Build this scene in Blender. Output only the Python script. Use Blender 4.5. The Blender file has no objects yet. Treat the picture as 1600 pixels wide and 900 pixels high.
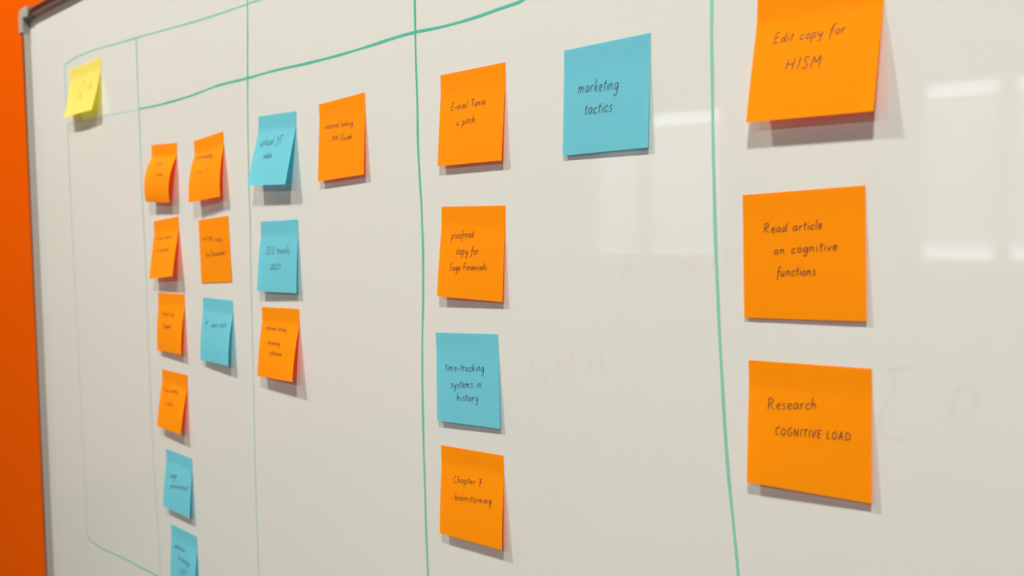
import bpy, bmesh, math, random
from mathutils import Vector, Matrix
random.seed(7)
C = bpy.context.scene.collection
scene = bpy.context.scene

# ------------------------------------------------------------------ camera
cam_d = bpy.data.cameras.new('camera')
cam = bpy.data.objects.new('camera', cam_d); C.objects.link(cam); scene.camera = cam
RIGHT = Vector((0.7165707, 0.6974883, -0.0060466))
DOWN = Vector((0.0433633, -0.0531984, -0.9976420))
FWD = Vector((-0.6961653, 0.7146188, -0.0683659))
m = Matrix((RIGHT, -DOWN, -FWD)).transposed().to_4x4()
m.translation = Vector((-0.1010321, -0.4832142, 1.5240682))
cam.matrix_world = m
cam_d.sensor_width = 36.0
cam_d.lens = 1344.76 / 1600 * 36.0
cam_d.clip_start = 0.02
cam_d.dof.use_dof = True
cam_d.dof.focus_distance = 0.68
cam_d.dof.aperture_fstop = 7.0

# ------------------------------------------------------------------ world and exposure
world = bpy.data.worlds.new('sky'); scene.world = world; world.use_nodes = True
bg = world.node_tree.nodes['Background']
bg.inputs['Color'].default_value = (0.80, 0.90, 1.0, 1)
bg.inputs['Strength'].default_value = 5.0
scene.view_settings.view_transform = 'Standard'
scene.view_settings.look = 'None'
scene.view_settings.gamma = 1.0
scene.view_settings.use_curve_mapping = False
scene.view_settings.exposure = 0.0
LAMP = 805.0                     # radiance of a downlight's lens
LAMP_COLOR = (1.0, 0.98, 0.93)
# the downlights of the ceiling, plus an unseen far row added as fill: x, y, strength relative to LAMP
DOWNLIGHTS = [(-3.4, -1.0, 0.55), (-1.65, -1.0, 1.05), (0.10, -1.0, 1.0),
              (-1.65, -3.3, 1.0), (0.10, -3.3, 0.8)]

# ------------------------------------------------------------------ helpers
def mat(name, color, rough=0.6, metal=0.0, spec=0.5, noise=None, bump=None, emit=None):
    M = bpy.data.materials.new(name); M.use_nodes = True
    nt = M.node_tree; b = nt.nodes['Principled BSDF']
    b.inputs['Base Color'].default_value = (*color, 1)
    b.inputs['Roughness'].default_value = rough
    b.inputs['Metallic'].default_value = metal
    b.inputs['Specular IOR Level'].default_value = spec
    if noise:                                   # (scale, low, high) albedo mottling
        tc = nt.nodes.new('ShaderNodeTexCoord'); n = nt.nodes.new('ShaderNodeTexNoise')
        n.inputs['Scale'].default_value = noise[0]; n.inputs['Detail'].default_value = 4
        nt.links.new(tc.outputs['Object'], n.inputs['Vector'])
        r = nt.nodes.new('ShaderNodeMapRange')
        r.inputs['To Min'].default_value = noise[1]; r.inputs['To Max'].default_value = noise[2]
        nt.links.new(n.outputs['Fac'], r.inputs['Value'])
        mx = nt.nodes.new('ShaderNodeMix'); mx.data_type = 'RGBA'; mx.blend_type = 'MULTIPLY'
        mx.inputs['Factor'].default_value = 1.0
        mx.inputs[6].default_value = (*color, 1)
        nt.links.new(r.outputs['Result'], mx.inputs[7])
        nt.links.new(mx.outputs[2], b.inputs['Base Color'])
    if bump:                                    # (scale, strength, distance)
        tc = nt.nodes.new('ShaderNodeTexCoord'); n = nt.nodes.new('ShaderNodeTexNoise')
        n.inputs['Scale'].default_value = bump[0]; n.inputs['Detail'].default_value = 3
        nt.links.new(tc.outputs['Object'], n.inputs['Vector'])
        bp = nt.nodes.new('ShaderNodeBump'); bp.inputs['Strength'].default_value = bump[1]
        bp.inputs['Distance'].default_value = bump[2]
        nt.links.new(n.outputs['Fac'], bp.inputs['Height']); nt.links.new(bp.outputs['Normal'], b.inputs['Normal'])
    if emit:
        b.inputs['Emission Color'].default_value = (*emit[0], 1)
        b.inputs['Emission Strength'].default_value = emit[1]
    return M

def paper(name, color, glow):
    """dyed note paper: matt, and a little light comes through it"""
    M = mat(name, color, 0.85, 0, 0.08, noise=(240, 0.96, 1.03), bump=(900, 0.12, 0.0002))
    nt = M.node_tree; b = nt.nodes['Principled BSDF']; out = nt.nodes['Material Output']
    t = nt.nodes.new('ShaderNodeBsdfTranslucent')
    t.inputs['Color'].default_value = (*glow, 1)
    mx = nt.nodes.new('ShaderNodeAddShader')
    nt.links.new(b.outputs[0], mx.inputs[0]); nt.links.new(t.outputs[0], mx.inputs[1])
    nt.links.new(mx.outputs[0], out.inputs['Surface'])
    return M

def mesh_obj(name, verts, faces, material, parent=None, smooth=False, loc=(0, 0, 0)):
    me = bpy.data.meshes.new(name); me.from_pydata(verts, [], faces); me.update()
    bm = bmesh.new(); bm.from_mesh(me); bmesh.ops.recalc_face_normals(bm, faces=bm.faces); bm.to_mesh(me); bm.free()
    me.materials.append(material)
    if smooth:
        for p in me.polygons: p.use_smooth = True
    o = bpy.data.objects.new(name, me); C.objects.link(o); o.location = loc
    if parent: o.parent = parent
    return o

def box_vf(x0, y0, z0, x1, y1, z1):
    v = [(x, y, z) for x in (x0, x1) for y in (y0, y1) for z in (z0, z1)]
    f = [(0, 1, 3, 2), (4, 6, 7, 5), (0, 4, 5, 1), (2, 3, 7, 6), (0, 2, 6, 4), (1, 5, 7, 3)]
    return v, f

class MB:
    """collects shapes for ONE mesh object"""
    def __init__(s): s.v = []; s.f = []
    def add(s, v, f):
        n = len(s.v); s.v += [tuple(a) for a in v]; s.f += [tuple(i + n for i in q) for q in f]; return s
    def box(s, *a): return s.add(*box_vf(*a))
    def lathe(s, prof, c, n=32):
        v = []; f = []
        for r, z in prof:
            for i in range(n):
                a = 2 * math.pi * i / n; v.append((c[0] + r * math.cos(a), c[1] + r * math.sin(a), c[2] + z))
        for j in range(len(prof) - 1):
            for i in range(n):
                f.append((j * n + i, j * n + (i + 1) % n, (j + 1) * n + (i + 1) % n, (j + 1) * n + i))
        return s.add(v, f)
    def build(s, name, material, parent=None, smooth=False, bevel=None, loc=(0, 0, 0)):
        o = mesh_obj(name, s.v, s.f, material, parent, smooth, loc)
        if bevel:
            b = o.modifiers.new('bevel', 'BEVEL'); b.width = bevel; b.segments = 3; b.limit_method = 'ANGLE'
        return o

def empty(name, loc, label, cat, group=None):
    o = bpy.data.objects.new(name, None); C.objects.link(o); o.location = loc; o.empty_display_size = 0.02
    o['label'] = label; o['category'] = cat
    if group: o['group'] = group
    return o

def structure(o):
    o['kind'] = 'structure'; return o

# ------------------------------------------------------------------ materials
ORANGE_WALL = mat('orange_paint', (0.65, 0.086, 0.001), 0.8, 0, 0.0, noise=(3, 0.97, 1.03), bump=(220, 0.1, 0.001))
WHITE_WALL = mat('white_paint', (0.42, 0.41, 0.39), 0.6, bump=(220, 0.1, 0.001))
APRICOT_WALL = mat('apricot_paint', (0.54, 0.19, 0.08), 0.6, bump=(220, 0.1, 0.001))
CEILING = mat('ceiling_paint', (0.50, 0.49, 0.47), 0.7)
CARPET = mat('grey_carpet', (0.10, 0.098, 0.094), 0.95, noise=(160, 0.7, 1.25))
BOARD = mat('white_enamel', (0.65, 0.658, 0.605), 0.04, 0, 0.5, noise=(5, 0.985, 1.015), bump=(9, 0.035, 0.004))
ALU = mat('satin_aluminium', (0.62, 0.55, 0.52), 0.2, 1.0)
CAP = mat('grey_plastic', (0.34, 0.31, 0.26), 0.5)
def marker(name, top, bottom, z0=1.12, z1=1.68):
    """dry-erase ink, thinner towards the lower end of the stroke where the pen ran dry"""
    M = mat(name, top, 0.35); nt = M.node_tree
    g = nt.nodes.new('ShaderNodeTexCoord'); s = nt.nodes.new('ShaderNodeSeparateXYZ'); r = nt.nodes.new('ShaderNodeMapRange')
    nt.links.new(g.outputs['Object'], s.inputs[0]); nt.links.new(s.outputs['Z'], r.inputs['Value'])
    r.inputs['From Min'].default_value = z0; r.inputs['From Max'].default_value = z1
    mx = nt.nodes.new('ShaderNodeMix'); mx.data_type = 'RGBA'
    mx.inputs[6].default_value = (*bottom, 1); mx.inputs[7].default_value = (*top, 1)
    nt.links.new(r.outputs['Result'], mx.inputs['Factor']); nt.links.new(mx.outputs[2], nt.nodes['Principled BSDF'].inputs['Base Color'])
    return M
STRONG, MIDDLE, PALE = (0.06, 0.45, 0.31), (0.20, 0.54, 0.41), (0.42, 0.62, 0.53)
MARKERS = {'d': marker('teal_marker', STRONG, STRONG), 'dm': marker('drying_teal_marker', STRONG, MIDDLE), 'dp': marker('dry_teal_marker', (0.08, 0.45, 0.32), (0.46, 0.63, 0.55), 1.40, 1.70),
           'm': marker('thin_teal_marker', MIDDLE, MIDDLE), 'mp': marker('fading_teal_marker', (0.15, 0.50, 0.37), (0.46, 0.62, 0.55), 1.42, 1.76), 'p': marker('pale_teal_marker', PALE, PALE)}
GHOST = mat('erased_marker_stain', (0.65, 0.632, 0.585), 0.05)
INK = mat('black_ink', (0.030, 0.014, 0.012), 0.6)
INK_FAINT = mat('pale_pencil', (0.42, 0.35, 0.08), 0.7)
P_ORANGE = paper('orange_paper', (0.66, 0.238, 0.0005), (0.42, 0.012, 0.0))
P_BLUE = paper('blue_paper', (0.130, 0.435, 0.49), (0.0, 0.17, 0.27))
P_YELLOW = paper('yellow_paper', (0.60, 0.485, 0.11), (0.32, 0.30, 0.0))
LENS = mat('lamp_lens', (0.9, 0.9, 0.9), 0.4, emit=(LAMP_COLOR, LAMP))
TRIM_WHITE = mat('white_metal_trim', (0.75, 0.75, 0.73), 0.4)
BLIND = mat('white_blind', (0.72, 0.74, 0.75), 0.5)
FRAME_GREY = mat('grey_window_frame', (0.35, 0.35, 0.35), 0.45)
GLASS = mat('window_glass', (0.95, 0.97, 0.97), 0.02, 0, 0.5)
GLASS.node_tree.nodes['Principled BSDF'].inputs['Transmission Weight'].default_value = 1.0
GLASS.node_tree.nodes['Principled BSDF'].inputs['IOR'].default_value = 1.1

# ------------------------------------------------------------------ room shell
X0, X1, Y0, Y1, H = -5.5, 3.6, -5.0, 0.016, 3.1
structure(MB().box(X0 - .1, Y0 - .2, -.1, X1 + .1, Y1 + .12, 0).build('floor', CARPET))
structure(MB().box(X0 - .1, Y0 - .2, H, X1 + .1, Y1 + .12, H + .1).build('ceiling', CEILING))
structure(MB().box(X0 - .1, Y1, 0, X1 + .1, Y1 + .12, H).build('wall_back', ORANGE_WALL))
structure(MB().box(X0 - .1, Y0 - .2, 0, X0, Y1, H).build('wall_left', APRICOT_WALL))
structure(MB().box(X1, Y0 - .2, 0, X1 + .1, Y1, H).build('wall_right', WHITE_WALL))
WIN = [(-4.62, -3.36), (-2.06, -0.80)]
WZ0, WZ1 = 1.28, 2.44
wf = MB(); xs = [X0] + [x for w in WIN for x in w] + [X1]
wf.box(X0, Y0 - .2, 0, X1, Y0, WZ0); wf.box(X0, Y0 - .2, WZ1, X1, Y0, H)
for i in range(0, len(xs), 2): wf.box(xs[i], Y0 - .2, WZ0, xs[i + 1], Y0, WZ1)
structure(wf.build('wall_front', WHITE_WALL))
for i, (a, b) in enumerate(WIN):
    w = MB(); t = .05; y0, y1 = Y0 - .16, Y0 - .09; mid = a + (b - a) * (.40 if i else .42)
    w.box(a, y0, WZ0, a + t, y1, WZ1).box(b - t, y0, WZ0, b, y1, WZ1).box(a + t, y0, WZ0, b - t, y1, WZ0 + t)
    w.box(a + t, y0, WZ1 - t, b - t, y1, WZ1).box(mid - .04, y0, WZ0 + t, mid + .04, y1, WZ1 - t)
    wo = structure(w.build('window_%d' % (i + 1), FRAME_GREY))
    g = MB().box(a + t, y0 + .03, WZ0 + t, mid - .04, y0 + .036, WZ1 - t).box(mid + .04, y0 + .03, WZ0 + t, b - t, y0 + .036, WZ1 - t)
    g.build('pane', GLASS, wo)

# ------------------------------------------------------------------ ceiling lamps
for i, (x, y, s) in enumerate(DOWNLIGHTS):
    d = empty('ceiling_downlight', (x, y, H - .022), 'round white recessed downlight in the ceiling, out of the picture', 'ceiling light', 'ceiling downlights')  # also builds the far row, which is added for ambient fill
    MB().lathe([(.078, .018), (.078, .002), (.083, -.002), (.098, .004), (.100, .0219), (.078, .0219), (.078, .018)], (0, 0, 0), 40).build('trim_ring', TRIM_WHITE, d, True)
    v = [(.074 * math.cos(2 * math.pi * k / 32), .074 * math.sin(2 * math.pi * k / 32), .012) for k in range(32)]
    lm = LENS
    if s != 1.0:
        lm = LENS.copy(); lm.node_tree.nodes['Principled BSDF'].inputs['Emission Strength'].default_value = LAMP * s
    mesh_obj('lens', v, [tuple(range(31, -1, -1))], lm, d)

# ------------------------------------------------------------------ whiteboard
BX0, BX1, BZ0, BZ1 = -1.678, 1.02, 0.67, 1.8735
board = empty('whiteboard', (-.33, 0, BZ0), 'large glossy whiteboard with grey metal frame and teal marker columns on orange wall', 'whiteboard')
OFF = Vector((-.33, 0, BZ0))
def on_board(o): o.parent = board; o.matrix_parent_inverse = Matrix.Translation(-OFF); return o
on_board(MB().box(BX0 - .008, 0, BZ0 - .008, BX1 + .008, .0155, BZ1 + .008).build('panel', BOARD))
RW, RP = .0145, .0105             # rail width and how far it stands proud
def rail(p0, p1, inward):
    """extruded rail with a rounded front; cross-section in (inward, out)"""
    prof = [(0, 0), (0, RP), (-.003, RP + .0005), (-RW + .006, RP), (-RW + .0025, RP - .0018), (-RW + .0006, RP - .005), (-RW, 0), (-RW, -.0155), (-.001, -.0155), (-.001, 0)]
    p0, p1, inw = Vector(p0), Vector(p1), Vector(inward)
    v = []
    for p in (p0, p1):
        for a, b in prof: v.append(p + inw * a + Vector((0, -b, 0)))
    n = len(prof); f = [(i, (i + 1) % n, n + (i + 1) % n, n + i) for i in range(n)]
    f += [tuple(range(n)), tuple(range(2 * n - 1, n - 1, -1))]
    return v, f
for a, b, w in (((BX0, 0, BZ0), (BX0, 0, BZ1), (1, 0, 0)), ((BX1, 0, BZ0), (BX1, 0, BZ1), (-1, 0, 0)),
                ((BX0, 0, BZ1), (BX1, 0, BZ1), (0, 0, -1)), ((BX0, 0, BZ0), (BX1, 0, BZ0), (0, 0, 1))):
    v, f = rail(a, b, w); on_board(mesh_obj('frame_rail', v, f, ALU))
for cx, cz, sx, sz in ((BX0, BZ1, 1, -1), (BX1, BZ1, -1, -1), (BX0, BZ0, 1, 1), (BX1, BZ0, -1, 1)):
    # L-shaped plastic corner with a rounded outer edge, slipped over the ends of the rails
    L, e = .024, .0018; ow = RW + e; pts = []
    for k in range(9):
        t = math.pi / 2 * k / 8; r = .013
        pts.append((-ow + r - r * math.sin(t), -ow + r - r * math.cos(t)))
    pts = [(L, -ow)] + pts + [(-ow, L), (.0012, L), (.0012, .0012), (L, .0012)]
    v = []
    for y, s in ((.0155, 0), (-RP - .0006, 0), (-RP - .0022, .0018)):
        mx = sum(p[0] for p in pts) / len(pts); mz = sum(p[1] for p in pts) / len(pts)
        for a, b in pts:
            dx, dz = mx - a, mz - b; q = math.hypot(dx, dz)
            v.append((cx + sx * (a + dx / q * s), y, cz + sz * (b + dz / q * s)))
    n = len(pts); f = []
    for j in (0, 1):
        for i in range(n): f.append((j * n + i, j * n + (i + 1) % n, (j + 1) * n + (i + 1) % n, (j + 1) * n + i))
    f += [tuple(range(n)), tuple(range(3 * n - 1, 2 * n - 1, -1))]
    o = on_board(mesh_obj('corner_cap', v, f, CAP)); o['label'] = 'grey plastic corner cap'

# ------------------------------------------------------------------ strokes
def smooth_path(pts, step):
    """Catmull-Rom through the points"""
    if len(pts) < 3:
        n = max(2, int((Vector(pts[1]) - Vector(pts[0])).length / step)) if len(pts) == 2 else 1
        if len(pts) == 1: return [Vector(pts[0])]
        return [Vector(pts[0]).lerp(Vector(pts[1]), i / n) for i in range(n + 1)]
    P = [Vector(p) for p in pts]; P = [P[0] * 2 - P[1]] + P + [P[-1] * 2 - P[-2]]; out = []
    for i in range(1, len(P) - 2):
        a, b, c, d = P[i - 1:i + 3]; n = max(2, int((c - b).length / step))
        for k in range(n):
            t = k / n
            out.append(.5 * ((2 * b) + (c - a) * t + (2 * a - 5 * b + 4 * c - d) * t * t + (3 * b - a - 3 * c + d) * t ** 3))
    out.append(P[-2]); return out

def ribbon(path, width, fn, mb, closed=False):
    """a flat stroke of ink along a 2D path; fn lifts (u, v) onto the surface"""
    n = len(path)
    if n < 2: return
    v = []
    for i, p in enumerate(path):
        d = (path[min(i + 1, n - 1)] - path[max(i - 1, 0)])
        if d.length < 1e-9: d = Vector((1, 0))
        d.normalize(); q = Vector((-d.y, d.x)); w = width(i / (n - 1)) / 2
        v += [fn(p + q * w), fn(p - q * w)]
    mb.add(v, [(2 * i, 2 * i + 1, 2 * i + 3, 2 * i + 2) for i in range(n - 1)])

LINES = {
'top_outer': [(-1.5274, 1.7789), (-1.5134, 1.7809), (-1.4809, 1.784), (-1.4002, 1.7843), (-1.331, 1.7811), (-1.2608, 1.7788), (-1.1703, 1.7748), (-1.0844, 1.7712), (-1.0222, 1.7698), (-0.9691, 1.7693), (-0.9251, 1.7692)],
'second_faint': [(-1.5268, 1.6885), (-1.4863, 1.6878), (-1.4101, 1.6874), (-1.3399, 1.6871), (-1.2648, 1.6857)],
'second_dark': [(-1.2586, 1.6859), (-1.2345, 1.6852), (-1.1772, 1.6849), (-1.1067, 1.6866), (-1.0421, 1.6904), (-0.9734, 1.6905), (-0.916, 1.6913), (-0.8552, 1.6903), (-0.7999, 1.6905), (-0.7492, 1.6919), (-0.7117, 1.6935), (-0.6852, 1.6937), (-0.6518, 1.6925), (-0.6129, 1.6931), (-0.5838, 1.695), (-0.5618, 1.6963), (-0.5433, 1.6989)],
'leftv': [(-1.5274, 1.7789), (-1.5278, 1.7518), (-1.5268, 1.7129), (-1.5253, 1.6542), (-1.5244, 1.5656), (-1.5219, 1.4665), (-1.5194, 1.3666), (-1.5163, 1.2456), (-1.5126, 1.1545), (-1.5111, 1.0933), (-1.5128, 1.0516)],
'leftcorner': [(-1.5128, 1.0516), (-1.5109, 1.0438), (-1.5004, 1.0413), (-1.4821, 1.0388), (-1.451, 1.0397), (-1.4133, 1.0426), (-1.3653, 1.0467), (-1.3199, 1.0486), (-1.2767, 1.0514), (-1.2417, 1.0522), (-1.1966, 1.0529)],
'v2': [(-1.2609, 1.7779), (-1.2617, 1.7448), (-1.2612, 1.703), (-1.2602, 1.6441), (-1.2598, 1.5763), (-1.2574, 1.5081), (-1.2563, 1.4481), (-1.2566, 1.3702), (-1.2556, 1.283), (-1.2539, 1.2041), (-1.2486, 1.1431), (-1.2447, 1.0907), (-1.2417, 1.0513)],
'v3': [(-0.9701, 1.777), (-0.9697, 1.7599), (-0.9715, 1.726), (-0.9734, 1.6905), (-0.9755, 1.6506), (-0.9764, 1.6088), (-0.9768, 1.5737), (-0.9763, 1.5314), (-0.9779, 1.4745), (-0.9785, 1.4099), (-0.9787, 1.3519), (-0.9797, 1.2786), (-0.9799, 1.2195), (-0.9787, 1.1603), (-0.9792, 1.1227)],
'v4': [(-0.6863, 1.7235), (-0.6861, 1.6938), (-0.6858, 1.6666), (-0.6847, 1.6338), (-0.6846, 1.6009), (-0.6827, 1.5677), (-0.6807, 1.54), (-0.6797, 1.5011), (-0.6805, 1.4619), (-0.6821, 1.4279), (-0.6828, 1.3938), (-0.6827, 1.3538), (-0.6818, 1.3136), (-0.6808, 1.2732), (-0.6797, 1.2385), (-0.6786, 1.2096)],
'v5': [(-0.3952, 1.6687), (-0.395, 1.643), (-0.3942, 1.6151), (-0.3933, 1.579), (-0.392, 1.5467), (-0.3907, 1.5143), (-0.389, 1.4858), (-0.3873, 1.4572), (-0.3851, 1.4286), (-0.3829, 1.4), (-0.3798, 1.3673), (-0.3762, 1.3389), (-0.3737, 1.3186), (-0.3716, 1.2983)],
}
# the strokes run on past what the picture shows
LINES['v3'].append((-.983, 1.06)); LINES['v4'] = [(-.687, 1.772)] + LINES['v4'] + [(-.682, 1.19), (-.680, 1.06)]
LINES['v5'] = [(-.396, 1.77)] + LINES['v5'] + [(-.366, 1.22), (-.360, 1.06)]
LINES['top_outer'] += [(-.80, 1.771), (-.60, 1.773), (-.39, 1.771)]; LINES['second_dark'] += [(-.46, 1.692), (-.38, 1.691)]
LINES['leftcorner'] += [(-.98, 1.056), (-.68, 1.058), (-.36, 1.060)]
WID = {'top_outer': (.0021, 'm'), 'second_faint': (.0019, 'p'), 'second_dark': (.0024, 'd'), 'leftv': (.0024, 'mp'), 'leftcorner': (.0022, 'm'),
       'v2': (.0026, 'mp'), 'v3': (.0025, 'dp'), 'v4': (.0025, 'dm'), 'v5': (.0021, 'm')}
for k, (key, pts) in enumerate(LINES.items()):
    w, mk = WID[key]; path = smooth_path(pts, .006); mb = MB()
    ph = k * 1.7
    ribbon(path, lambda t, w=w, ph=ph: w * (1 + .10 * math.sin(t * 37 + ph) + .08 * math.sin(t * 91 + ph)), lambda p, k=k: (p.x, -.00012 - .00001 * k, p.y), mb)
    on_board(mb.build('marker_line', MARKERS[mk]))
# faint stains of wiped-off writing, given as (x, z) on the board
GH = [
    [[(-0.6703, 1.5001), (-0.6807, 1.4966), (-0.6826, 1.487), (-0.6707, 1.4819), (-0.6674, 1.4748), (-0.6795, 1.4704)], [(-0.647, 1.5044), (-0.6458, 1.4773)], [(-0.6553, 1.495), (-0.6342, 1.4987)]],
    [[(-0.6195, 1.4853), (-0.5969, 1.486)]],
    [[(-0.4629, 1.5116), (-0.4612, 1.496), (-0.4656, 1.4869)], [(-0.4536, 1.5116), (-0.4623, 1.5027), (-0.4514, 1.4963)], [(-0.4409, 1.5105), (-0.4397, 1.4975)]],
    [[(-0.4284, 1.4978), (-0.4275, 1.5089), (-0.4204, 1.5098), (-0.4183, 1.4981)]],
    [[(-0.4062, 1.5092), (-0.4115, 1.5037), (-0.4066, 1.4984), (-0.4009, 1.5043), (-0.4033, 1.5076)], [(-0.3944, 1.5102), (-0.3906, 1.4996), (-0.385, 1.4998), (-0.3824, 1.5103)], [(-0.3762, 1.5112), (-0.3752, 1.5016)]],
    [[(-0.5434, 1.4269), (-0.5515, 1.4211), (-0.5475, 1.4146), (-0.5395, 1.4184), (-0.5382, 1.4058), (-0.5463, 1.3988)]],
    [[(-0.5239, 1.4148), (-0.5214, 1.4296), (-0.5163, 1.4181), (-0.5101, 1.4317), (-0.5076, 1.4181)], [(-0.4931, 1.4319), (-0.4919, 1.4189)], [(-0.4825, 1.4348), (-0.4813, 1.4201)]],
    [[(-0.2828, 1.4449), (-0.2666, 1.4488)]],
    [[(-0.2814, 1.4443), (-0.2778, 1.4376), (-0.285, 1.4187), (-0.2833, 1.4073), (-0.258, 1.4081)]],
    [[(-0.2409, 1.4428), (-0.2469, 1.4363), (-0.2478, 1.4242), (-0.2425, 1.4216), (-0.2364, 1.4343), (-0.2371, 1.4405), (-0.239, 1.442)]],
]
for word in GH:
    gm = MB()
    for j, st in enumerate(word):
        ribbon(smooth_path(st, .004), lambda t: .0030 * (.55 + .45 * math.sin(math.pi * min(1, max(0, t)))), lambda p, j=j: (p.x, -.00005 - .000012 * j, p.y), gm)
    go = on_board(gm.build('erased_writing', GHOST)); go['label'] = 'faint pinkish traces of wiped-off writing'

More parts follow.
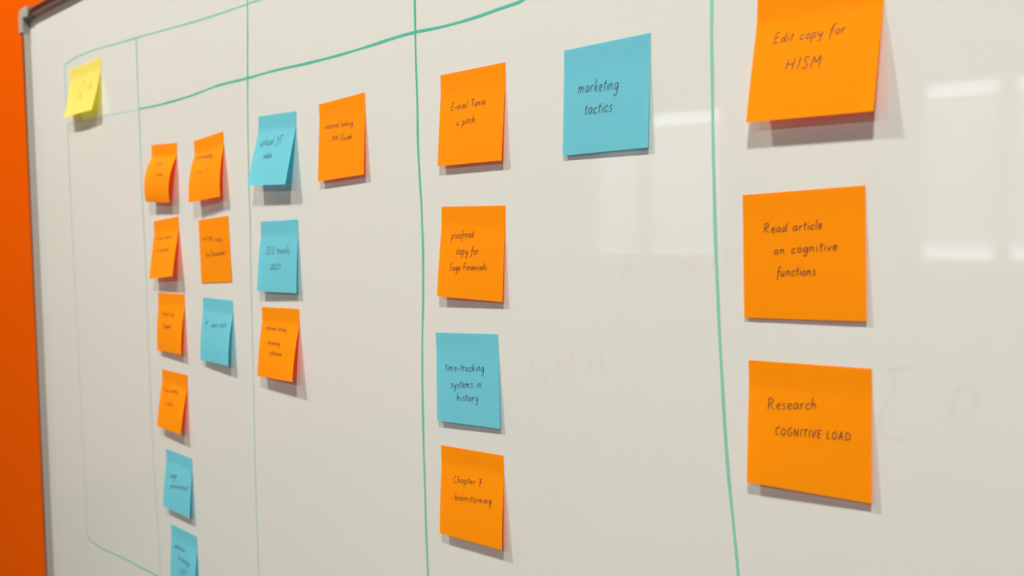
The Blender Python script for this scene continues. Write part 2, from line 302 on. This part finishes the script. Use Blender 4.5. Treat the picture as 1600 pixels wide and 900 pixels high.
# ------------------------------------------------------------------ handwriting: strokes per letter, x-height 1, baseline 0
F = {
'a': (.95, [[(.78, .85), (.45, 1.0), (.12, .62), (.16, .12), (.45, .05), (.74, .55), (.80, .92)], [(.80, .95), (.76, .4), (.92, .02)]]),
'b': (.9, [[(.22, 1.95), (.15, 1.0), (.14, .05)], [(.14, .55), (.45, .98), (.78, .70), (.66, .12), (.34, -.02), (.14, .18)]]),
'c': (.8, [[(.72, .82), (.48, 1.0), (.16, .66), (.16, .2), (.42, .0), (.76, .2)]]),
'd': (.98, [[(.76, .78), (.45, .95), (.12, .55), (.20, .06), (.48, .08), (.76, .6)], [(.88, 1.95), (.78, 1.0), (.80, .12), (.95, .02)]]),
'e': (.82, [[(.16, .46), (.52, .52), (.70, .74), (.50, 1.0), (.22, .78), (.14, .32), (.38, .0), (.76, .18)]]),
'f': (.72, [[(.80, 1.72), (.60, 1.95), (.40, 1.6), (.32, .6), (.20, -.75)], [(.05, .92), (.66, 1.04)]]),
'g': (.95, [[(.76, .84), (.44, 1.0), (.12, .6), (.22, .1), (.52, .14), (.78, .7)], [(.82, .98), (.76, .1), (.62, -.72), (.32, -.85), (.14, -.55)]]),
'h': (.95, [[(.24, 1.95), (.16, 1.0), (.12, .0)], [(.14, .5), (.42, .95), (.66, .85), (.70, .35), (.82, .0)]]),
'i': (.42, [[(.22, .95), (.18, .3), (.30, .0)], [(.24, 1.46), (.30, 1.56)]]),
'j': (.45, [[(.28, .95), (.24, -.3), (.05, -.8)], [(.32, 1.42), (.36, 1.52)]]),
'k': (.85, [[(.22, 1.95), (.16, 1.0), (.12, .0)], [(.70, .98), (.20, .48)], [(.28, .52), (.76, .0)]]),
'l': (.42, [[(.24, 1.95), (.16, .9), (.16, .2), (.34, .02)]]),
'm': (1.35, [[(.16, .98), (.12, .0)], [(.14, .55), (.38, .98), (.58, .75), (.58, .0)], [(.60, .55), (.84, .98), (1.06, .78), (1.06, .2), (1.20, .0)]]),
'n': (.92, [[(.16, .98), (.12, .0)], [(.14, .55), (.42, .98), (.66, .78), (.66, .2), (.80, .0)]]),
'o': (.85, [[(.48, .98), (.14, .64), (.20, .12), (.50, .02), (.74, .44), (.62, .92), (.40, .98)]]),
'p': (.92, [[(.20, .98), (.15, .0), (.08, -.9)], [(.16, .6), (.46, 1.0), (.78, .72), (.64, .14), (.34, .0), (.16, .22)]]),
'q': (.92, [[(.76, .84), (.44, 1.0), (.12, .6), (.22, .08), (.52, .14), (.78, .7)], [(.82, .98), (.74, -.85), (.92, -.6)]]),
'r': (.68, [[(.16, .98), (.13, .0)], [(.15, .55), (.36, .92), (.64, .92)]]),
's': (.72, [[(.62, .88), (.38, 1.0), (.18, .78), (.40, .52), (.58, .26), (.38, .0), (.10, .10)]]),
't': (.62, [[(.34, 1.6), (.26, .6), (.30, .1), (.52, .06)], [(.04, 1.02), (.60, 1.10)]]),
'u': (.92, [[(.14, .95), (.14, .25), (.36, .0), (.62, .3), (.72, .95)], [(.72, .95), (.70, .25), (.86, .0)]]),
'v': (.8, [[(.10, .95), (.34, .02), (.70, .98)]]),
'w': (1.15, [[(.10, .95), (.26, .02), (.54, .75), (.74, .02), (1.02, .98)]]),
'y': (.88, [[(.14, .95), (.18, .35), (.40, .12), (.66, .45), (.76, .95)], [(.76, .95), (.66, -.1), (.46, -.8), (.16, -.72)]]),
'z': (.8, [[(.12, .92), (.66, .95)], [(.66, .95), (.10, .02)], [(.10, .02), (.70, .06)]]),
'A': (1.25, [[(.08, .0), (.58, 1.95)], [(.58, 1.95), (1.02, .0)], [(.26, .62), (.88, .66)]]),
'C': (1.2, [[(1.02, 1.62), (.70, 1.92), (.24, 1.35), (.20, .5), (.55, .0), (1.02, .3)]]),
'D': (1.3, [[(.22, 1.9), (.16, .0)], [(.04, 1.85), (.60, 1.9), (1.08, 1.3), (.92, .4), (.16, .0)]]),
'E': (1.1, [[(.24, 1.88), (.14, .0)], [(.22, 1.85), (.94, 1.95)], [(.20, .98), (.80, 1.05)], [(.14, .0), (.90, .06)]]),
'F': (1.0, [[(.22, 1.88), (.14, .0)], [(.20, 1.85), (.94, 1.98)], [(.20, .98), (.78, 1.05)]]),
'G': (1.3, [[(1.04, 1.62), (.70, 1.92), (.22, 1.3), (.22, .4), (.60, .0), (1.02, .3), (1.06, .85)], [(.70, .88), (1.16, .90)]]),
'H': (1.35, [[(.26, 1.9), (.12, .0)], [(1.10, 1.95), (1.02, .0)], [(.18, .95), (1.06, 1.02)]]),
'I': (.55, [[(.30, 1.9), (.22, .0)]]),
'L': (1.0, [[(.24, 1.9), (.14, .04)], [(.14, .04), (.86, .08)]]),
'M': (1.5, [[(.10, .0), (.26, 1.9)], [(.26, 1.9), (.66, .75)], [(.66, .75), (1.14, 1.95)], [(1.14, 1.95), (1.22, .0)]]),
'N': (1.3, [[(.12, .0), (.20, 1.9)], [(.20, 1.9), (.92, .02)], [(.92, .02), (1.02, 1.95)]]),
'O': (1.3, [[(.66, 1.92), (.20, 1.3), (.24, .4), (.62, .0), (1.06, .6), (1.0, 1.5), (.60, 1.92)]]),
'P': (1.15, [[(.22, 1.9), (.14, .0)], [(.10, 1.82), (.66, 1.92), (.94, 1.5), (.62, 1.0), (.20, .95)]]),
'Q': (1.4, [[(.66, 1.92), (.20, 1.3), (.24, .4), (.62, .0), (1.06, .6), (1.0, 1.5), (.60, 1.92)], [(.56, .55), (.84, -.1), (1.12, -.5)]]),
'R': (1.2, [[(.24, 1.9), (.14, .0)], [(.06, 1.75), (.62, 1.95), (.92, 1.55), (.62, 1.08), (.22, .95)], [(.40, 1.0), (.72, .35), (1.06, .02)]]),
'S': (1.1, [[(.92, 1.66), (.60, 1.92), (.26, 1.55), (.52, 1.05), (.80, .55), (.52, .0), (.12, .18)]]),
'T': (1.15, [[(.62, 1.9), (.52, .0)], [(.06, 1.82), (1.12, 1.98)]]),
'V': (1.15, [[(.10, 1.9), (.50, .0)], [(.50, .0), (1.06, 1.95)]]),
'Y': (1.15, [[(.14, 1.9), (.28, 1.2), (.56, 1.05), (.96, 1.5)], [(1.02, 1.95), (.82, .6), (.50, -.4), (.16, -.3)]]),
'0': (1.05, [[(.52, 1.7), (.18, 1.2), (.22, .3), (.52, .0), (.84, .6), (.80, 1.3), (.50, 1.7)]]),
'1': (.6, [[(.12, 1.3), (.36, 1.75), (.30, .0)]]),
'2': (1.05, [[(.16, 1.3), (.46, 1.72), (.78, 1.35), (.50, .6), (.12, .02)], [(.12, .02), (.90, .08)]]),
'3': (1.0, [[(.16, 1.55), (.54, 1.72), (.76, 1.35), (.40, .92)], [(.40, .92), (.80, .62), (.62, .05), (.12, .12)]]),
'4': (1.1, [[(.50, 1.8), (.10, .62)], [(.10, .62), (.96, .70)], [(.74, 1.2), (.66, -.1)]]),
'7': (1.1, [[(.12, 1.55), (.90, 1.70)], [(.90, 1.70), (.56, .9), (.44, -.35)], [(.30, .72), (.92, .84)]]),
'?': (.9, [[(.16, 1.4), (.44, 1.8), (.74, 1.45), (.46, .95), (.38, .5)], [(.34, .06), (.40, -.02)]]),
'-': (.85, [[(.10, .48), (.70, .56)]]),
'+': (1.2, [[(.50, 2.2), (.42, .0)], [(.06, 1.10), (1.0, 1.22)]]),
'»': (.95, [[(.10, .95), (.38, .52)], [(.38, .52), (.14, .05)], [(.44, .98), (.74, .54)], [(.74, .54), (.48, .05)]]),
' ': (.75, []),
}

def profile(a, r, n=60, S=.076, G=.0115, ramp=.009):
    """side view of a note: stuck flat along the top, then bending off the board"""
    b = [0.0]; l = [0.0]; prev = 0.0; ds = S / (n - 1)
    for i in range(1, n):
        s = S * i / (n - 1); u = min(1, max(0, (s - G) / ramp)); u = u * u * (3 - 2 * u)
        w = min(1, max(0, (s - G - ramp) / (S - G - ramp))); ph = a * u * (1 - (1 - r) * w)
        b.append(b[-1] + math.cos((ph + prev) / 2) * ds); l.append(l[-1] + math.sin((ph + prev) / 2) * ds); prev = ph
    return b, l

def lookup(A, t):
    x = min(max(t, 0), 1) * (len(A) - 1); i = min(int(x), len(A) - 2); return A[i] + (A[i + 1] - A[i]) * (x - i)

def make_note(top, dirs, bend, lines, material, label, group, ink=INK, bow=0.0, pen=.00045):
    aL, aR, r = bend; bL, lL = profile(aL, r); bR, lR = profile(aR, r)
    mid = Vector(((top[0] + top[2]) / 2, 0, (top[1] + top[3]) / 2))
    def surf(s, t, off=0.0):
        fb, fl, gb, gl = lookup(bL, t), lookup(lL, t), lookup(bR, t), lookup(lR, t)
        A = Vector((top[0] + dirs[0] * fb, -.0004 - fl, top[1] + dirs[1] * fb))
        B = Vector((top[2] + dirs[2] * gb, -.0004 - gl, top[3] + dirs[3] * gb))
        p = A.lerp(B, s); k = max(0, t - .15) / .85
        p.y -= bow * 4 * s * (1 - s) * k * k + off
        return p - mid
    note = empty('sticky_note', mid, label, 'sticky note', group)
    nu, nv = 20, 40
    v = [surf(i / nu, j / nv) for j in range(nv + 1) for i in range(nu + 1)]
    f = [(j * (nu + 1) + i, j * (nu + 1) + i + 1, (j + 1) * (nu + 1) + i + 1, (j + 1) * (nu + 1) + i) for j in range(nv) for i in range(nu)]
    mesh_obj('sheet', v, f, material, note, True)
    W = math.hypot(top[2] - top[0], top[3] - top[1]); Hn = .076
    ib = MB(); rnd = random.Random(label)
    for text, a, b, xh in lines:
        a = Vector((a[0] * W, -a[1] * Hn)); b = Vector((b[0] * W, -b[1] * Hn)); h = xh * Hn
        total = sum(F[ch][0] for ch in text); L = (b - a).length; k = L / total      # k = width scale
        ex = (b - a).normalized(); ey = Vector((-ex.y, ex.x)); x = 0
        for ch in text:
            adv, strokes = F[ch]; jy = rnd.uniform(-.06, .06); js = rnd.uniform(.93, 1.07); jx = rnd.uniform(-.04, .04)
            for st in strokes:
                pts = [a + ex * ((x + jx + .05 + q[0] * .86 + .10 * q[1]) * k) + ey * ((q[1] * js + jy) * h) for q in st]
                path = smooth_path(pts, .0006)
                ribbon(path, lambda t: pen * (.8 + .3 * math.sin(math.pi * min(1, .15 + t * .8))), lambda p, o=.00016 + .000006 * len(ib.v) / 60: surf(p.x / W, -p.y / Hn, min(o, .0003)), ib)
            x += adv
    ib.build('handwriting', ink, note)
    return note

NOTES = [
('y', (-1.50772, 1.7681, -1.38237, 1.77079), (0.11993, -0.99278, -0.10072, -0.99491), (0.17773, 0.16711, 1.6), [('Q4', [0.33, 0.629], [0.852, 0.63], 0.171)]),
(1, (-1.22528, 1.63589, -1.15067, 1.63346), (0.02842, -0.9996, -0.07203, -0.9974), (0.50537, 0.44513, -0.4), [('chapter 1', [0.268, 0.378], [0.667, 0.378], 0.042), ('- outline', [0.319, 0.552], [0.737, 0.575], 0.038)]),
(2, (-1.1051, 1.63187, -1.03193, 1.63773), (0.10185, -0.9948, 0.08488, -0.99639), (0.38345, 0.27894, 0.0), [('proofreading', [0.116, 0.323], [0.69, 0.361], 0.053), ('vol 2', [0.251, 0.571], [0.605, 0.582], 0.043)]),
(3, (-1.22626, 1.53682, -1.15373, 1.54261), (0.05542, -0.99846, 0.08753, -0.99616), (0.19495, 0.24776, 0.7), [('Email team', [0.107, 0.341], [0.787, 0.355], 0.043), ('for quotes', [0.164, 0.549], [0.738, 0.557], 0.042)]),
(4, (-1.09945, 1.53703, -1.0254, 1.54131), (0.04932, -0.99878, 0.0615, -0.99811), (0.00867, 0.00867, 0.5), [('HISM copy', [0.125, 0.343], [0.781, 0.369], 0.038), ('by December', [0.21, 0.59], [0.848, 0.581], 0.044)]),
(5, (-1.22058, 1.44393, -1.14346, 1.44515), (0.02871, -0.99959, 0.00547, -0.99999), (0.12494, 0.19627, 0.1), [('Draft Sub', [0.178, 0.39], [0.657, 0.386], 0.044), ('Proposal', [0.246, 0.599], [0.558, 0.589], 0.041)]),
(6, (-1.09446, 1.44387, -1.02023, 1.44389), (-0.01218, -0.99993, 0.00617, -0.99998), (0.14202, 0.23356, 0.1), [('+', [0.123, 0.461], [0.251, 0.447], 0.059), ('some stats', [0.34, 0.455], [0.857, 0.42], 0.046)]),
(7, (-1.21549, 1.34284, -1.14213, 1.34336), (-0.05843, -0.99829, -0.04974, -0.99876), (0.16189, 0.20539, 0.5), [('Day meeting', [0.142, 0.377], [0.697, 0.352], 0.04), ('- notes', [0.199, 0.59], [0.57, 0.588], 0.043)]),
(8, (-1.21203, 1.23709, -1.13691, 1.23768), (-0.00319, -0.99999, 0.0112, -0.99994), (0.15152, 0.1354, 0.4), [('Sage', [0.176, 0.484], [0.466, 0.434], 0.064), ('partnership?', [0.242, 0.628], [0.931, 0.553], 0.045)]),
(9, (-1.20473, 1.13741, -1.13045, 1.13889), (0.01987, -0.9998, 0.01987, -0.9998), (0.08679, 0.13032, 0.5), [('webinar', [0.137, 0.383], [0.566, 0.378], 0.05), ('Strategy', [0.275, 0.549], [0.764, 0.557], 0.05), ('2023', [0.394, 0.763], [0.676, 0.73], 0.045)]),
(10, (-0.95209, 1.64694, -0.87731, 1.64531), (-0.04423, -0.99902, -0.03138, -0.99951), (0.24324, 0.22902, 0.9), [('upload YT', [0.122, 0.431], [0.713, 0.425], 0.061), ('video', [0.297, 0.62], [0.518, 0.62], 0.057)]),
(11, (-0.95325, 1.53376, -0.87861, 1.53542), (0.00678, -0.99998, 0.02693, -0.99964), (0.15844, 0.1124, 0.4), [('SEO trends', [0.172, 0.475], [0.812, 0.463], 0.059), ('2023', [0.327, 0.688], [0.6, 0.678], 0.045)]),
(12, (-0.95551, 1.44045, -0.88035, 1.44261), (0.02145, -0.99977, 0.02861, -0.99959), (0.19309, 0.25583, 0.4), [('internal linking', [0.119, 0.324], [0.704, 0.327], 0.039), ('- meeting', [0.142, 0.528], [0.586, 0.536], 0.039), ('software', [0.305, 0.671], [0.664, 0.675], 0.04)]),
(13, (-0.83555, 1.64755, -0.76007, 1.65093), (0.03388, -0.99943, 0.03825, -0.99927), (0.09042, 0.08464, 0.7), [('internal linking', [0.128, 0.339], [0.759, 0.367], 0.041), ('- PM Guide', [0.212, 0.516], [0.736, 0.533], 0.039)]),
(14, (-0.65349, 1.65281, -0.5772, 1.65327), (0.00169, -1.0, -0.00431, -0.99999), (0.08398, 0.08033, 0.8), [('E-mail Tania', [0.18, 0.408], [0.724, 0.395], 0.042), ('» pitch', [0.273, 0.584], [0.581, 0.571], 0.042)]),
(15, (-0.65421, 1.54322, -0.57837, 1.54258), (-0.00946, -0.99996, -0.0051, -0.99999), (0.1097, 0.06347, 0.7), [('proofread', [0.171, 0.357], [0.54, 0.331], 0.046), ('copy for', [0.269, 0.522], [0.625, 0.516], 0.046), ('Sage Financials', [0.175, 0.704], [0.754, 0.676], 0.039)]),
(16, (-0.66381, 1.43542, -0.5879, 1.44008), (0.06197, -0.99808, 0.06271, -0.99803), (0.07114, 0.05285, 0.6), [('time-tracking', [0.143, 0.43], [0.785, 0.404], 0.046), ('systems in', [0.233, 0.616], [0.74, 0.578], 0.046), ('history', [0.332, 0.752], [0.685, 0.729], 0.048)]),
(17, (-0.65868, 1.33767, -0.58247, 1.34227), (0.05021, -0.99874, 0.04804, -0.99885), (0.12291, 0.12075, 0.5), [('Chapter 7', [0.203, 0.399], [0.68, 0.364], 0.041), ('-brainstorming', [0.195, 0.591], [0.835, 0.543], 0.041)]),
(18, (-0.51706, 1.65327, -0.44124, 1.65396), (0.00119, -1.0, 0.00196, -1.0), (0.04066, 0.05285, 0.6), [('marketing', [0.176, 0.426], [0.663, 0.446], 0.062), ('tactics', [0.259, 0.636], [0.598, 0.637], 0.056)]),
(19, (-0.36338, 1.66231, -0.28823, 1.66177), (-0.01973, -0.99981, -0.00939, -0.99996), (0.17392, 0.16839, 0.8), [('Edit copy for', [0.158, 0.39], [0.738, 0.391], 0.041), ('HISM', [0.278, 0.618], [0.589, 0.628], 0.047)]),
(20, (-0.37202, 1.5442, -0.29629, 1.54722), (0.04, -0.9992, 0.04168, -0.99913), (0.02804, 0.0388, 0.5), [('Read article', [0.18, 0.318], [0.674, 0.303], 0.038), ('on cognitive', [0.266, 0.487], [0.79, 0.469], 0.038), ('functions', [0.287, 0.663], [0.617, 0.656], 0.041)]),
(21, (-0.36636, 1.44189, -0.29043, 1.44478), (0.03514, -0.99938, 0.03633, -0.99934), (0.09963, 0.06098, 0.6), [('Research', [0.164, 0.388], [0.588, 0.344], 0.049), ('COGNITIVE LOAD', [0.235, 0.582], [0.852, 0.553], 0.032)]),
]
LABELS = {
'y': 'wide pale yellow sticky note reading Q4 at the top left corner of the board grid',
1: 'orange sticky note reading chapter 1, top of the leftmost orange column',
2: 'tilted orange sticky note reading proofreading, just right of the chapter 1 note',
3: 'orange sticky note reading Email team, second from top in the leftmost column of notes',
4: 'flat orange sticky note reading HISM copy by December',
5: 'orange sticky note reading Draft Sub, left of the small blue note with a plus sign',
6: 'small blue sticky note marked with a plus sign and some stats',
7: 'orange sticky note reading Day meeting, lowest orange one of the leftmost column',
8: 'blue sticky note reading Sage partnership with a question mark',
9: 'blue sticky note reading webinar Strategy 2023, cut off by the lower edge of the photo',
10: 'light blue sticky note reading upload YT video, its lower end lifted over a teal line',
11: 'blue sticky note reading SEO trends 2023',
12: 'orange sticky note reading internal linking meeting, below the blue SEO trends note',
13: 'orange sticky note reading internal linking PM Guide, right of the light blue video note',
14: 'orange sticky note reading E-mail Tania pitch, top of the middle column',
15: 'orange sticky note reading proofread copy for Sage Financials',
16: 'blue sticky note reading time-tracking systems in history',
17: 'orange sticky note reading Chapter 7 brainstorming, bottom of the middle column',
18: 'blue sticky note reading marketing tactics, alone near the top of its board column',
19: 'large near orange sticky note reading Edit copy for HISM, cut off by the upper edge',
20: 'large near orange sticky note reading Read article on cognitive functions',
21: 'large near orange sticky note reading Research COGNITIVE LOAD, lowest of the right column',
}
BLUE = (6, 8, 9, 10, 11, 16, 18)
for key, top, dirs, bend, lines in NOTES:
    if key == 'y':
        make_note(top, dirs, bend, lines, P_YELLOW, LABELS[key], None, INK_FAINT, bow=.002, pen=.0011)
    elif key in BLUE:
        make_note(top, dirs, bend, lines, P_BLUE, LABELS[key], 'blue sticky notes on the whiteboard')
    else:
        make_note(top, dirs, bend, lines, P_ORANGE, LABELS[key], 'orange sticky notes on the whiteboard')

# ------------------------------------------------------------------ window blinds
for i, (a, b) in enumerate(WIN):
    top = WZ1 - .19; low = WZ0 + (.05, .13, .13)[i]
    d = empty('window_blind', ((a + b) / 2, Y0 - .04, top), 'white venetian blind hanging in a window of the far wall, out of the picture', 'blind', 'venetian blinds')
    w = (b - a) / 2 - .01
    MB().box(-w, -.02, 0, w, .02, .035).build('head_rail', TRIM_WHITE, d)
    MB().box(-w, -.012, low - top - .015, w, .012, low - top).build('bottom_rail', TRIM_WHITE, d)
    sl = MB(); n = 36
    for k in range(n):
        z = -.02 - k * (top - low - .03) / n; c, s = .011, .010
        sl.add([(-w, -c, z + s), (w, -c, z + s), (w, c, z - s), (-w, c, z - s), (-w, -c, z + s - .001), (w, -c, z + s - .001), (w, c, z - s - .001), (-w, c, z - s - .001)],
               [(0, 1, 2, 3), (4, 7, 6, 5), (0, 4, 5, 1), (1, 5, 6, 2), (2, 6, 7, 3), (3, 7, 4, 0)])
    sl.build('slats', BLIND, d)
